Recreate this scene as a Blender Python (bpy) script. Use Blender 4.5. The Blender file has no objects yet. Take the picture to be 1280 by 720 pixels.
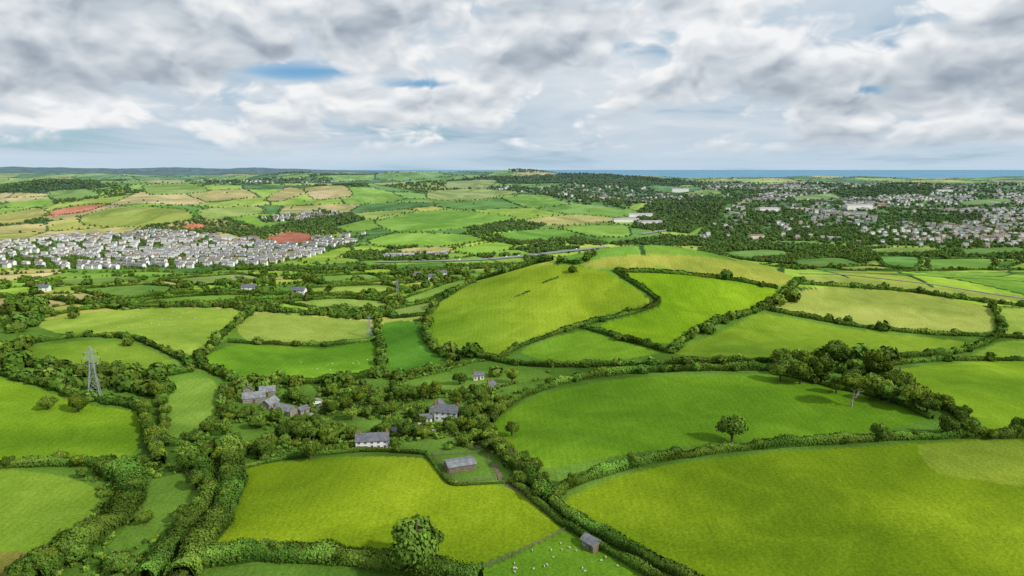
import bpy, math, random
import numpy as np
rng=np.random.default_rng(11); random.seed(5)
scene=bpy.context.scene; COL=scene.collection
F=865.0; PIT=math.radians(9.77); CZ=120.0
SUN_EL=math.radians(35); SUN_AZ=math.radians(120)
# ------------------------------------------------------------------ terrain shape
def sm(a,b,x):
    t=np.clip((x-a)/(b-a),0,1); return t*t*(3-2*t)
BUMPS=[(112,592,92,58,46),(-5,560,58,52,7),(-95,500,60,70,-9),(330,650,180,90,21),(150,345,95,60,13),(170,215,110,55,9),(-40,240,55,38,8),
       (-330,400,120,90,11),(-210,640,120,70,10),(-60,330,60,60,-4),(-30,2000,380,280,48),(430,4700,620,500,26),(-150,1450,120,110,14),
       (-1150,2250,230,230,48),(-500,2350,190,200,42),(-850,1750,170,130,30),(-1700,2700,280,280,42),(-260,3000,220,220,30),(150,1000,120,80,-4),(-700,4300,500,500,20),(2600,4300,500,700,16),
       (-300,5000,500,420,14),(-1100,4900,420,420,14),(900,2400,300,180,16),(1500,3300,420,260,18),(1250,4900,400,400,12),(620,1850,200,120,10),(1300,1900,260,140,12)]
def H(x,y):
    x=np.asarray(x,float); y=np.asarray(y,float); ys=np.maximum(y,60.0); t=x/ys
    z=-18*sm(620,1150,y)
    right=sm(-0.02,0.14,t); left=1-sm(-0.30,-0.06,t); c=np.clip(1-right-left,0,1)
    z=z+right*(44*sm(1300,3400,y)+14*sm(3400,5200,y))+left*(52*sm(1450,2800,y)+26*sm(3200,5200,y))+c*(56*sm(2300,3500,y)+30*sm(3500,5200,y))
    for cx,cy,sx,sy,h in BUMPS:
        z=z+h*np.exp(-((x-cx)/sx)**2/2-((y-cy)/sy)**2/2)
    a=1.2+8*sm(1300,2400,y)
    z=z+a*np.sin(x/330+0.7*np.sin(y/410))*np.cos(y/290+0.5*np.sin(x/370))
    z=z+0.9*np.sin(x/47+1.1)*np.sin(y/41+np.sin(x/60))
    a2=9*sm(1300,2000,y)
    z=z+a2*np.sin(x/130+np.sin(y/150))*np.cos(y/115+0.8*np.sin(x/140))
    z=z+10*sm(1500,2200,y)*(1-right)*np.sin(y/150+x/420+0.8*np.sin(x/260))
    z=z+7*sm(3300,4600,y)*np.sin(x/310+y/800)
    l2=1-sm(-0.36,-0.12,t)
    d=(1-l2)*sm(5800,7200,y)
    z=z*(1-d)-90*d
    z=z+l2*(40*sm(6000,12000,y)+24*np.sin(x/1500+1)*sm(7000,9000,y)+12*np.sin(x/480+y/900)*sm(7000,9000,y))
    return z
YS=np.concatenate([np.geomspace(110,1500,1100),np.geomspace(1503,30000,900)])
def G(uv,ymax=900.0,ymin=None):
    """image pixel, cast from the camera -> place on the ground"""
    if ymin is None: ymin=110 if ymax<=1000 else 880
    uv=np.atleast_2d(np.array(uv,float)); out=np.zeros((len(uv),3))
    ys=YS[(YS<=ymax)&(YS>=ymin)]
    xc=(uv[:,0]-640)/F; yc=-(uv[:,1]-360)/F
    den=math.cos(PIT)+yc*math.sin(PIT)
    kx=xc/den; s=(math.sin(PIT)-yc*math.cos(PIT))/den
    for i in range(len(uv)):
        X=kx[i]*ys; gap=(CZ-s[i]*ys)-H(X,ys)
        w=np.where(gap<=0)[0]
        if len(w) and w[0]>0:
            k=w[0]; g0,g1=gap[k-1],gap[k]; f=g0/(g0-g1); yy=ys[k-1]+(ys[k]-ys[k-1])*f
        elif len(w): yy=ys[0]
        else: yy=ys[np.argmin(gap/ys)]
        out[i]=(kx[i]*yy,yy,0)
    out[:,2]=H(out[:,0],out[:,1])
    return out
def project(p):
    p=np.atleast_2d(p); x=p[:,0]; y=p[:,1]; z=p[:,2]-CZ
    fw=y*math.cos(PIT)-z*math.sin(PIT); up=y*math.sin(PIT)+z*math.cos(PIT)
    return 640+F*x/fw, 360-F*up/fw
def visible(p,lift=5,m=25):
    p=np.atleast_2d(p); u,v=project(p)
    ok=(u>-m)&(u<1280+m)&(v>0)&(v<720+m*1.6)
    T=np.linspace(0.1,0.97,70)[:,None]
    X=p[:,0]*T; Y=p[:,1]*T; Z=CZ+(p[:,2]+lift-CZ)*T
    return ok&np.all(Z>H(X,Y)-0.5,axis=0)
def crom(pts,n=6,closed=False):
    P=np.array(pts,float); N=len(P); out=[]
    rngi=range(N) if closed else range(N-1)
    for i in rngi:
        if closed: a,b,c,d=P[i-1],P[i],P[(i+1)%N],P[(i+2)%N]
        else: a,b,c,d=P[max(i-1,0)],P[i],P[i+1],P[min(i+2,N-1)]
        for k in range(n):
            t=k/n
            q=0.5*((2*b)+(-a+c)*t+(2*a-5*b+4*c-d)*t*t+(-a+3*b-3*c+d)*t**3)
            l=b+(c-b)*t
            out.append(q*0.6+l*0.4)
    if not closed: out.append(P[-1])
    return np.array(out)
def inpoly(x,y,poly):
    res=np.zeros(x.shape,bool)
    x0,y0=poly.min(0)[:2]; x1,y1=poly.max(0)[:2]
    sel=np.where((x>=x0)&(x<=x1)&(y>=y0)&(y<=y1))[0]
    if not len(sel): return res
    xs=x[sel]; ys=y[sel]; ins=np.zeros(len(sel),bool); n=len(poly)
    for i in range(n):
        ax,ay=poly[i][:2]; bx,by=poly[(i+1)%n][:2]
        if ay==by: continue
        c=((ay>ys)!=(by>ys))&(xs<(bx-ax)*(ys-ay)/(by-ay)+ax)
        ins^=c
    res[sel]=ins; return res
def lin(c):
    c=np.array(c,float)/255.0
    return np.where(c<=0.04045,c/12.92,((c+0.055)/1.055)**2.4)
def alb(c,k=0.76): return lin(c)*k*np.array([0.95,1,1.0])+np.array([0,0,0.003])
def hsh(i,j,k): 
    v=np.sin(i*127.1+j*311.7+k*74.7)*43758.5453
    return v-np.floor(v)
def vor(x,y,sx,sy,rot,seed=0):
    c,s=math.cos(rot),math.sin(rot)
    wx=x+12*np.sin(y/90.0); wy=y+12*np.sin(x/80.0)
    X=(wx*c+wy*s)/sx; Y=(-wx*s+wy*c)/sy
    ix=np.floor(X); iy=np.floor(Y)
    f1=np.full(x.shape,1e9); f2=np.full(x.shape,1e9); ii=np.zeros(x.shape); jj=np.zeros(x.shape)
    for dx in(-1,0,1):
        for dy in(-1,0,1):
            a=ix+dx; b=iy+dy
            px=a+0.15+0.7*hsh(a,b,seed+1); py=b+0.15+0.7*hsh(a,b,seed+2)
            d=np.hypot((px-X)*sx,(py-Y)*sy)
            m=d<f1
            f2=np.where(m,f1,np.minimum(f2,d)); ii=np.where(m,a,ii); jj=np.where(m,b,jj); f1=np.where(m,d,f1)
    return f1,f2,ii,jj
ZONES=((520,1250,95,70,3),(1250,2900,190,200,5),(2900,6500,330,380,8))
# ------------------------------------------------------------------ materials
def newmat(name):
    m=bpy.data.materials.new(name); m.use_nodes=True; nt=m.node_tree
    return m,nt,nt.nodes['Principled BSDF']
def nmath(nt,op,a,b=None,c=None,clamp=False):
    n=nt.nodes.new('ShaderNodeMath'); n.operation=op; n.use_clamp=clamp
    for k,v in enumerate((a,b,c)):
        if v is None: continue
        if isinstance(v,(int,float)): n.inputs[k].default_value=v
        else: nt.links.new(v,n.inputs[k])
    return n.outputs[0]
def nnoise(nt,vec,scale,detail=3,rough=0.5,dist=0.0,dim='3D'):
    n=nt.nodes.new('ShaderNodeTexNoise'); n.noise_dimensions=dim; n.inputs['Scale'].default_value=scale; n.inputs['Detail'].default_value=detail
    n.inputs['Roughness'].default_value=rough; n.inputs['Distortion'].default_value=dist
    if vec is not None: nt.links.new(vec,n.inputs['Vector'])
    return n.outputs['Fac']
def nmr(nt,v,a,b,c,d,smooth=False):
    n=nt.nodes.new('ShaderNodeMapRange'); 
    if smooth: n.interpolation_type='SMOOTHSTEP'
    nt.links.new(v,n.inputs[0])
    for k,x in enumerate((a,b,c,d)): n.inputs[k+1].default_value=x
    return n.outputs[0]
def nmix(nt,f,a,b,mode='MIX'):
    n=nt.nodes.new('ShaderNodeMix'); n.data_type='RGBA'; n.blend_type=mode; n.clamp_factor=True
    for s,v in((n.inputs[0],f),(n.inputs[6],a),(n.inputs[7],b)):
        if isinstance(v,(int,float)): s.default_value=v
        elif isinstance(v,(tuple,list)): s.default_value=(*v[:3],1)
        else: nt.links.new(v,s)
    return n.outputs[2]
def nscale(nt,col,f):
    n=nt.nodes.new('ShaderNodeVectorMath'); n.operation='SCALE'; nt.links.new(col,n.inputs[0])
    if isinstance(f,(int,float)): n.inputs['Scale'].default_value=f
    else: nt.links.new(f,n.inputs['Scale'])
    return n.outputs[0]
def simple(name,col,rough=0.8,var=0.25,scale=1.0,spec=0.3,metal=0.0,bump=0.0):
    m,nt,b=newmat(name); tc=nt.nodes.new('ShaderNodeTexCoord').outputs['Object']
    f=nmr(nt,nnoise(nt,tc,scale,4,0.6),0.3,0.7,1-var,1+var)
    c=nt.nodes.new('ShaderNodeRGB'); c.outputs[0].default_value=(*col,1)
    nt.links.new(nscale(nt,c.outputs[0],f),b.inputs['Base Color'])
    b.inputs['Roughness'].default_value=rough; b.inputs['Specular IOR Level'].default_value=spec; b.inputs['Metallic'].default_value=metal
    if bump:
        bn=nt.nodes.new('ShaderNodeBump'); bn.inputs['Strength'].default_value=bump; nt.links.new(nnoise(nt,tc,scale*4,3),bn.inputs['Height']); nt.links.new(bn.outputs[0],b.inputs['Normal'])
    return m
def attrmat(name,var=0.3,scale=0.4,rand=0.0):
    """foliage: plain diffuse leaf scatter, tinted per plant"""
    m=bpy.data.materials.new(name); m.use_nodes=True; nt=m.node_tree; nt.nodes.clear()
    o=nt.nodes.new('ShaderNodeOutputMaterial'); b=nt.nodes.new('ShaderNodeBsdfDiffuse'); nt.links.new(b.outputs[0],o.inputs[0])
    a=nt.nodes.new('ShaderNodeAttribute'); a.attribute_name='Col'; col=a.outputs['Color']
    if var:
        tc=nt.nodes.new('ShaderNodeTexCoord').outputs['Object']; col=nscale(nt,col,nmr(nt,nnoise(nt,tc,scale,2,0.6),0.3,0.7,1-var,1+var))
    if rand:
        r=nt.nodes.new('ShaderNodeObjectInfo').outputs['Random']
        col=nscale(nt,col,nmr(nt,r,0,1,1-rand,1+rand))
        r2=nmath(nt,'FRACT',nmath(nt,'MULTIPLY',r,17.3))
        col=nmix(nt,nmr(nt,r2,0.3,1,0,0.8),col,nmix(nt,1.0,col,(1.55,1.2,0.8),'MULTIPLY'))
    nt.links.new(col,b.inputs['Color']); return m
M_leaf=attrmat('foliage',0.0,0.5,0.34); M_leafs=attrmat('foliage_mass',0.3,0.06)
M_town=attrmat('town_paint',0.0)
M_bark=simple('bark',(0.09,0.07,0.05),0.9,0.3,1.5); M_dead=simple('pale_bark',(0.30,0.26,0.21),0.8,0.3,1.0)
M_white=simple('white_render',(0.74,0.72,0.67),0.8,0.12,0.4); M_cream=simple('cream_render',(0.66,0.60,0.48),0.8,0.12,0.4); M_twhite=simple('town_white_render',(0.76,0.75,0.72),0.85,0.12,0.4)
M_brick=simple('red_brick',(0.30,0.13,0.08),0.85,0.25,1.2); M_stone=simple('rubble_stone',(0.24,0.205,0.165),0.9,0.4,1.4,bump=0.4)
M_slate=simple('slate_roof',(0.13,0.135,0.15),0.75,0.35,0.9,0.15); M_tile=simple('brown_tile_roof',(0.22,0.165,0.13),0.85,0.3,0.9,0.15); M_lslate=simple('pale_sheet_roof',(0.20,0.21,0.215),0.75,0.4,0.5,0.15)
M_glass=simple('window_glass',(0.03,0.035,0.045),0.15,0.1,1,0.6); M_frame=simple('painted_frame',(0.7,0.7,0.68),0.6,0.05)
M_wood=simple('weathered_wood',(0.17,0.13,0.095),0.85,0.4,1.5); M_steel=simple('galvanised_steel',(0.34,0.36,0.38),0.5,0.15,1,0.5,0.3)
M_asph=simple('asphalt',(0.24,0.24,0.235),0.9,0.15,0.15,0.1); M_line=simple('road_paint',(0.6,0.6,0.58),0.7,0.1)
M_dirt=simple('bare_earth',(0.15,0.13,0.07),0.95,0.4,0.4,0.1); M_lane=simple('pale_lane',(0.26,0.25,0.19),0.95,0.3,0.3,0.1); M_door=simple('door_paint',(0.10,0.07,0.05),0.6,0.1)
M_wool=simple('wool',(0.52,0.50,0.42),0.95,0.15,4); M_tyre=simple('tyre_rubber',(0.02,0.02,0.02),0.8,0.1)
# ------------------------------------------------------------------ mesh helpers
def npmesh(name,V,Q,mats,col=None,smooth=False,midx=None):
    V=np.asarray(V,np.float32).reshape(-1,3); me=bpy.data.meshes.new(name)
    if isinstance(Q,np.ndarray): Qs=[Q]
    else: Qs=Q
    Qs=[q for q in Qs if len(q)]
    me.vertices.add(len(V)); me.vertices.foreach_set('co',V.ravel())
    loops=np.concatenate([q.ravel() for q in Qs]).astype(np.int32)
    tot=np.concatenate([np.full(len(q),q.shape[1]) for q in Qs]).astype(np.int32)
    st=np.concatenate([[0],np.cumsum(tot)[:-1]]).astype(np.int32)
    me.loops.add(len(loops)); me.loops.foreach_set('vertex_index',loops)
    me.polygons.add(len(tot)); me.polygons.foreach_set('loop_start',st); me.polygons.foreach_set('loop_total',tot)
    for m in mats: me.materials.append(m)
    if midx is not None: me.polygons.foreach_set('material_index',np.asarray(midx,np.int32))
    me.polygons.foreach_set('use_smooth',np.full(len(tot),smooth))
    if col is not None:
        a=me.color_attributes.new('Col','FLOAT_COLOR','POINT')
        c=np.ones((len(V),4),np.float32); c[:,:3]=col; a.data.foreach_set('color',c.ravel())
    me.update(calc_edges=True); return me
def addobj(name,me,parent=None,label=None,cat=None,group=None,kind=None,loc=None,rotz=0,scale=None):
    o=bpy.data.objects.new(name,me); COL.objects.link(o)
    if parent is not None: o.parent=parent
    if loc is not None: o.location=tuple(float(a) for a in loc)
    if rotz: o.rotation_euler=(0,0,rotz)
    if scale is not None: o.scale=scale if hasattr(scale,'__len__') else (scale,)*3
    if label: o['label']=label
    if cat: o['category']=cat
    if group: o['group']=group
    if kind: o['kind']=kind
    return o
def frames(N):
    r=rng.normal(size=N.shape); a=np.cross(N,r); a/=np.linalg.norm(a,axis=1)[:,None]+1e-9
    b=np.cross(N,a); return a,b
def leafquads(P,N,S):
    N=N/(np.linalg.norm(N,axis=1)[:,None]+1e-9); a,b=frames(N)
    S=np.asarray(S).reshape(-1,1)*0.5
    j=rng.uniform(0.7,1.3,(4,len(P),1))
    V=np.stack([P-a*S*j[0]-b*S*0.35,P+b*S*j[1]*-1.0+a*S*0.3,P+a*S*j[2]+b*S*0.4,P+b*S*j[3]-a*S*0.35],1)
    Q=np.arange(len(P)*4).reshape(-1,4); return V.reshape(-1,3),Q
def ico(sub=1):
    import bmesh
    bm=bmesh.new(); bmesh.ops.create_icosphere(bm,subdivisions=sub,radius=1)
    V=np.array([v.co[:] for v in bm.verts]); T=np.array([[v.index for v in f.verts] for f in bm.faces]); bm.free(); return V,T
ICO1=ico(1)
def tube(path,rad,n=6):
    path=np.array(path,float); V=[];Q=[]
    for i,p in enumerate(path):
        d=path[min(i+1,len(path)-1)]-path[max(i-1,0)]; d/=np.linalg.norm(d)+1e-9
        r=np.array([1,0,0]) if abs(d[0])<0.8 else np.array([0,1,0])
        a=np.cross(d,r); a/=np.linalg.norm(a); b=np.cross(d,a)
        for k in range(n):
            t=2*math.pi*k/n; V.append(p+(a*math.cos(t)+b*math.sin(t))*rad[i])
    for i in range(len(path)-1):
        for k in range(n):
            Q.append((i*n+k,i*n+(k+1)%n,(i+1)*n+(k+1)%n,(i+1)*n+k))
    return np.array(V),np.array(Q)
def join(parts):
    V=[];Q={};o=0
    for v,q in parts:
        V.append(v); Q.setdefault(q.shape[1],[]).append(q+o); o+=len(v)
    return np.concatenate(V),[np.concatenate(x) for x in Q.values()]
def boxv(x0,x1,y0,y1,z0,z1):
    V=np.array([(x0,y0,z0),(x1,y0,z0),(x1,y1,z0),(x0,y1,z0),(x0,y0,z1),(x1,y0,z1),(x1,y1,z1),(x0,y1,z1)],float)
    Q=np.array([(0,3,2,1),(4,5,6,7),(0,1,5,4),(1,2,6,5),(2,3,7,6),(3,0,4,7)]); return V,Q
def beam(p,q,t=0.15):
    return tube([p,q],[t,t],4)
# ------------------------------------------------------------------ fields (outlines in image pixels, colour)
FIELDS=[
 ([(705,627),(760,600),(830,582),(930,569),(1060,560),(1150,554),(1290,553),(1290,735),(870,735),(800,694),(740,658)],(126,150,18),900),
 ([(1150,556),(1290,552),(1290,606),(1225,600),(1170,590)],(150,166,48),900),
 ([(612,535),(645,508),(700,487),(780,473),(870,470),(960,470),(1060,490),(1130,508),(1165,524),(1060,545),(920,552),(800,565),(720,580),(680,586),(640,570)],(112,151,26),900),
 ([(270,690),(285,640),(295,592),(330,580),(430,571),(530,573),(560,600),(625,607),(655,618),(702,660),(640,690),(560,715),(500,700),(400,690)],(138,160,22),900),
 ([(560,735),(640,697),(706,664),(760,690),(830,735)],(118,156,34),900),
 ([(-15,592),(60,592),(110,605),(125,625),(100,660),(60,685),(-15,697)],(134,163,46),900),
 ([(-15,697),(30,690),(20,735),(-15,735)],(150,140,60),900),
 ([(-15,474),(60,490),(100,505),(170,515),(175,540),(165,568),(100,574),(-15,577)],(124,157,28),900),
 ([(32,437),(100,426),(170,430),(215,453),(200,465),(140,462),(60,455)],(122,152,38),900),
 ([(45,405),(100,392),(200,385),(290,386),(308,394),(275,428),(248,445),(215,436),(150,420),(80,418)],(152,177,60),900),
 ([(295,405),(325,391),(400,396),(460,402),(460,422),(400,430),(310,426)],(152,170,68),900),
 ([(262,442),(300,431),(400,436),(468,428),(470,465),(420,474),(340,478),(290,474),(258,458)],(118,160,34),900),
 ([(477,405),(520,402),(530,430),(560,452),(520,463),(485,465),(478,440)],(106,152,40),900),
 ([(217,480),(260,472),(275,490),(270,520),(250,545),(212,555),(207,520)],(134,164,58),900),
 ([(190,600),(240,592),(250,620),(215,660),(150,690),(135,680),(170,650)],(126,158,54),900),
 ([(500,480),(560,464),(600,452),(660,458),(690,470),(640,480),(560,490)],(112,146,46),900),
 ([(535,412),(542,385),(582,360),(640,335),(700,331),(760,341),(812,375),(790,385),(720,404),(650,428),(620,444),(580,438),(545,430)],(148,170,36),700),
 ([(772,340),(830,338),(900,349),(972,362),(955,383),(900,400),(870,416),(845,430),(800,424),(750,407),(800,392),(828,378)],(130,164,24),700),
 ([(724,331),(760,321),(820,318),(880,321),(940,329),(990,346),(972,358),(900,346),(830,335),(760,337)],(166,170,66),700),
 ([(650,440),(690,423),(730,414),(790,430),(825,440),(780,449),(700,454)],(120,158,34),760),
 ([(842,442),(900,415),(950,393),(1010,401),(1060,411),(1160,422),(1225,430),(1160,440),(1060,445),(950,449)],(128,156,36),760),
 ([(968,383),(1005,362),(1060,360),(1130,366),(1200,376),(1238,386),(1236,414),(1160,414),(1080,406),(1000,393)],(158,169,72),760),
 ([(1246,386),(1290,388),(1290,420),(1252,415)],(142,165,60),800),
 ([(1215,447),(1252,427),(1290,427),(1290,449)],(138,167,50),800),
 ([(1100,466),(1180,455),(1290,454),(1290,540),(1225,545),(1190,513),(1150,500),(1130,482)],(128,160,28),800),
 ([(1000,345),(1060,347),(1160,358),(1290,372),(1290,378),(1200,370),(1130,361),(1060,356),(1000,356)],(158,168,76),760),
 # middle distance
 ([(1035,333),(1100,333),(1180,346),(1290,360),(1290,366),(1180,354),(1080,343)],(168,176,88),1300),
 ([(1160,324),(1242,324),(1232,340),(1165,340)],(122,162,60),1300),([(1236,342),(1290,326),(1290,350),(1240,348)],(146,174,62),1300),
 ([(1098,320),(1150,322),(1145,336),(1105,332)],(106,152,58),1300),([(985,325),(1050,322),(1080,332),(1010,335)],(114,148,62),1300),
 ([(90,362),(180,356),(240,362),(150,373)],(128,162,66),1000),([(160,384),(190,374),(290,368),(335,373),(260,382)],(120,156,52),1000),
 ([(385,360),(480,356),(500,365),(400,371)],(152,175,68),1000),([(350,378),(420,373),(482,377),(480,388),(400,386)],(142,169,68),1000),
 ([(390,346),(460,343),(480,350),(400,355)],(130,164,68),1000),([(490,387),(545,377),(538,392),(490,398)],(150,168,76),1000),
 ([(500,375),(570,351),(590,352),(545,372),(515,381)],(132,164,58),1000),([(200,350),(300,343),(330,350),(250,357)],(148,166,84),1000),
 ([(60,350),(150,345),(180,350),(90,357)],(128,157,66),1000),
 # far patchwork
 ([(470,281),(480,270),(560,262),(645,272),(600,283),(500,291)],(134,176,50),2600),([(460,301),(500,291),(580,293),(605,300),(560,308),(480,309)],(144,183,58),2400),
 ([(620,292),(690,286),(732,295),(650,302)],(126,171,52),2400),([(700,284),(780,281),(786,296),(742,296)],(139,176,56),2400),
 ([(650,276),(720,268),(780,275),(700,282)],(186,178,98),2600),([(565,312),(620,303),(645,308),(600,320)],(148,187,56),2000),
 ([(375,325),(430,309),(442,314),(395,330)],(154,183,54),2000),([(440,268),(500,262),(520,264),(470,276)],(164,181,76),2600),
 ([(55,270),(70,262),(110,256),(135,256),(100,266)],(216,138,92),2600),([(332,298),(360,290),(388,293),(390,303),(350,306)],(196,118,88),2200),
 ([(225,283),(245,279),(262,283),(235,288)],(214,132,86),2200),
 ([(0,268),(50,260),(60,270),(20,280),(-10,280)],(184,178,86),2600),([(100,272),(150,258),(230,262),(240,275),(170,284),(110,282)],(164,175,68),2600),
 ([(250,262),(320,258),(330,266),(260,276)],(156,175,76),2600),([(330,250),(360,234),(385,240),(350,252)],(192,176,102),4000),
 ([(180,232),(240,230),(260,240),(190,244)],(146,171,68),4500),([(60,240),(110,236),(125,246),(70,250)],(138,169,68),4500),
 ([(380,235),(430,232),(440,245),(395,250)],(192,177,108),4500),([(560,227),(620,225),(610,234),(560,236)],(160,173,86),4600),
 ([(535,240),(590,236),(650,240),(600,250),(540,250)],(160,173,76),4200),
 ([(900,316),(960,312),(1000,318),(930,324)],(116,152,60),1500),([(1090,311),(1160,309),(1180,315),(1100,318)],(142,167,72),1500),([(1200,312),(1270,309),(1290,316),(1210,320)],(116,150,60),1500),
 ([(990,246),(1040,242),(1050,248),(1000,252)],(138,163,78),4500),([(1200,252),(1260,248),(1262,254),(1210,258)],(134,162,76),4000),
]
WOODS=[([(870,318),(885,303),(1000,306),(1290,316),(1290,324),(1150,321),(1010,332),(950,327)],1500),
 ([(560,226),(620,221),(700,217),(800,220),(880,230),(800,234),(700,229)],6000),
 ([(0,232),(120,227),(150,232),(60,242),(-10,242)],5000),([(345,282),(430,268),(460,274),(400,288)],2600),
 ([(790,285),(800,262),(870,246),(930,248),(900,268),(860,292)],4500),([(-10,345),(250,340),(520,335),(400,341),(150,348),(-10,356)],1200),
 ([(560,334),(700,328),(700,331),(560,344)],1300),([(1040,238),(1180,234),(1160,244),(1050,248)],5000),
 ([(990,288),(1060,280),(1080,286),(1010,296)],2600),([(1130,272),(1220,266),(1230,272),(1140,279)],3200),([(930,276),(990,268),(1000,274),(940,282)],3000)]
TOWNS=[([(-15,306),(60,297),(200,288),(330,301),(462,293),(440,308),(330,332),(150,342),(-15,334)],2300),
 ([(868,304),(880,282),(940,256),(900,240),(850,228),(1290,228),(1290,314),(1150,308),(1000,301)],5600),
 ([(320,272),(400,262),(440,268),(390,276),(330,278)],3000),([(600,238),(760,230),(880,245),(780,262),(700,252)],5200),([(250,224),(420,224),(380,230),(260,229)],6500),
 ([(470,318),(560,316),(560,322),(470,324)],1600),([(500,352),(560,343),(575,348),(520,360)],1001)]
def wpoly(p,ym): return G(crom(p,5,True),ym)
FP=[(wpoly(p,ym),c) for p,c,ym in FIELDS]
WP=[G(p,ym) for p,ym in WOODS]; TP=[G(p,ym) for p,ym in TOWNS]
# ------------------------------------------------------------------ ground sheet
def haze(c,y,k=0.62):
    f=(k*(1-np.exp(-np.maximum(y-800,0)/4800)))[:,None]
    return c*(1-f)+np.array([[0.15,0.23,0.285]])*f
PAL=np.array([alb(c,0.84) for c in [(138,172,54),(108,150,48),(168,182,70),(194,180,104),(92,132,46),(154,182,56),(202,184,118),(86,124,44),(126,164,54),(168,188,70),(146,176,58),(182,180,82)]])
def groundcol(x,y):
    n=len(x); C=np.zeros((n,3))
    C[:]=alb((100,134,42))
    k=np.sin(x/23)*np.sin(y/17+x/40)+0.6*np.sin(x/7+y/11)
    C*= (1+0.26*k)[:,None]
    for lo,hi,sx,sy,sd in ZONES:
        m=(y>=lo)&(y<hi)
        if not m.any(): continue
        f1,f2,i,j=vor(x[m],y[m],sx,sy,0.5,sd)
        pi=(hsh(i,j,9)*len(PAL)).astype(int)%len(PAL)
        cc=PAL[pi]*(0.85+0.3*hsh(i,j,4))[:,None]
        e=(f2-f1)<np.maximum(4,y[m]*0.0026)
        cc[e]=alb((56,88,34)); C[m]=cc
    m=y>=6500
    C[m]=alb((80,110,70))*(0.7+0.6*hsh(np.floor(x[m]/420),np.floor(y[m]/500),1))[:,None]
    for t in TP:
        q=inpoly(x,y,t); C[q]=alb((104,136,62))*(0.7+0.5*hsh(np.floor(x[q]/18),np.floor(y[q]/14),2))[:,None]
    for w in WP: C[inpoly(x,y,w)]=alb((50,80,30))
    for w,c in FP:
        q=inpoly(x,y,w); C[q]=alb(c)
    # flank shade painted into the ground colour, lower western side of the hill
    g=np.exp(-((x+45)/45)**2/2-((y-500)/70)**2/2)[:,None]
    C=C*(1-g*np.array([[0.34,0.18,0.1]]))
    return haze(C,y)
th=np.linspace(-0.97,0.97,800)
rs=[100.0]
while rs[-1]<60000: rs.append(rs[-1]+max(0.85,rs[-1]*0.0064))
rs=np.array(rs); R,T=np.meshgrid(rs,th,indexing='ij'); X=(R*np.sin(T)).ravel(); Y=(R*np.cos(T)).ravel()
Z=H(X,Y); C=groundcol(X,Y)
na=len(th); nr=len(rs); ii,jj=np.meshgrid(np.arange(nr-1),np.arange(na-1),indexing='ij'); b=(ii*na+jj).ravel()
Q=np.stack([b,b+1,b+na+1,b+na],1)[:,::-1]
m,nt,bs=newmat('grassland'); M_ground=m
a=nt.nodes.new('ShaderNodeAttribute'); a.attribute_name='Col'; tc=nt.nodes.new('ShaderNodeTexCoord').outputs['Object']
col=a.outputs['Color']
n1=nnoise(nt,tc,0.9,3,0.65,0,'2D'); n2=nnoise(nt,tc,0.06,5,0.68,0.6,'2D'); n3=nnoise(nt,tc,0.009,3,0.5,0.8,'2D')
f=nmath(nt,'MULTIPLY',nmr(nt,n1,0.3,0.7,0.80,1.20),nmr(nt,n2,0.3,0.7,0.87,1.13)); f=nmath(nt,'MULTIPLY',f,nmr(nt,n3,0.32,0.68,0.76,1.19))
col=nscale(nt,col,f)
col=nmix(nt,nmr(nt,n2,0.50,0.70,0,0.5),col,nmix(nt,1.0,col,(1.12,1.02,1.4),'MULTIPLY'))
col=nmix(nt,nmr(nt,n3,0.50,0.68,0,0.8),col,nmix(nt,1.0,col,(1.14,1.03,1.3),'MULTIPLY'))
col=nmix(nt,nmr(nt,n3,0.48,0.34,0,0.7),col,nmix(nt,1.0,col,(0.86,0.98,1.0),'MULTIPLY'))
wv=nt.nodes.new('ShaderNodeTexWave'); wv.inputs['Scale'].default_value=0.10; wv.inputs['Distortion'].default_value=3; wv.inputs['Detail'].default_value=1; wv.inputs['Detail Scale'].default_value=0.2
nt.links.new(tc,wv.inputs['Vector']); col=nscale(nt,col,nmr(nt,wv.outputs['Fac'],0,1,0.97,1.03))
nt.links.new(col,bs.inputs['Base Color']); bs.inputs['Roughness'].default_value=1.0; bs.inputs['Specular IOR Level'].default_value=0.04
bn=nt.nodes.new('ShaderNodeBump'); bn.inputs['Strength'].default_value=0.45; bn.inputs['Distance'].default_value=0.5; nt.links.new(n1,bn.inputs['Height']); nt.links.new(bn.outputs[0],bs.inputs['Normal'])
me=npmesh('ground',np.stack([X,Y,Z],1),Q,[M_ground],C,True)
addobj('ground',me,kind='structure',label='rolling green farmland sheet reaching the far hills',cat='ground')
# sea
m,nt,bs=newmat('sea_water'); tc=nt.nodes.new('ShaderNodeTexCoord').outputs['Object']
col=nmix(nt,nmr(nt,nnoise(nt,tc,0.0006,4),0.35,0.65,0,1),(0.11,0.26,0.38),(0.16,0.32,0.44))  # distance haze put into the base colour, so the horizon is softer
nt.links.new(col,bs.inputs['Base Color']); bs.inputs['Roughness'].default_value=0.7; bs.inputs['Specular IOR Level'].default_value=0.1
V=np.array([(-90000,5000,-60),(90000,5000,-60),(90000,120000,-60),(-90000,120000,-60)])
addobj('sea',npmesh('sea',V,np.array([(0,1,2,3)]),[m]),kind='structure',label='calm blue sea beyond the coastal hills',cat='sea')
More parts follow.
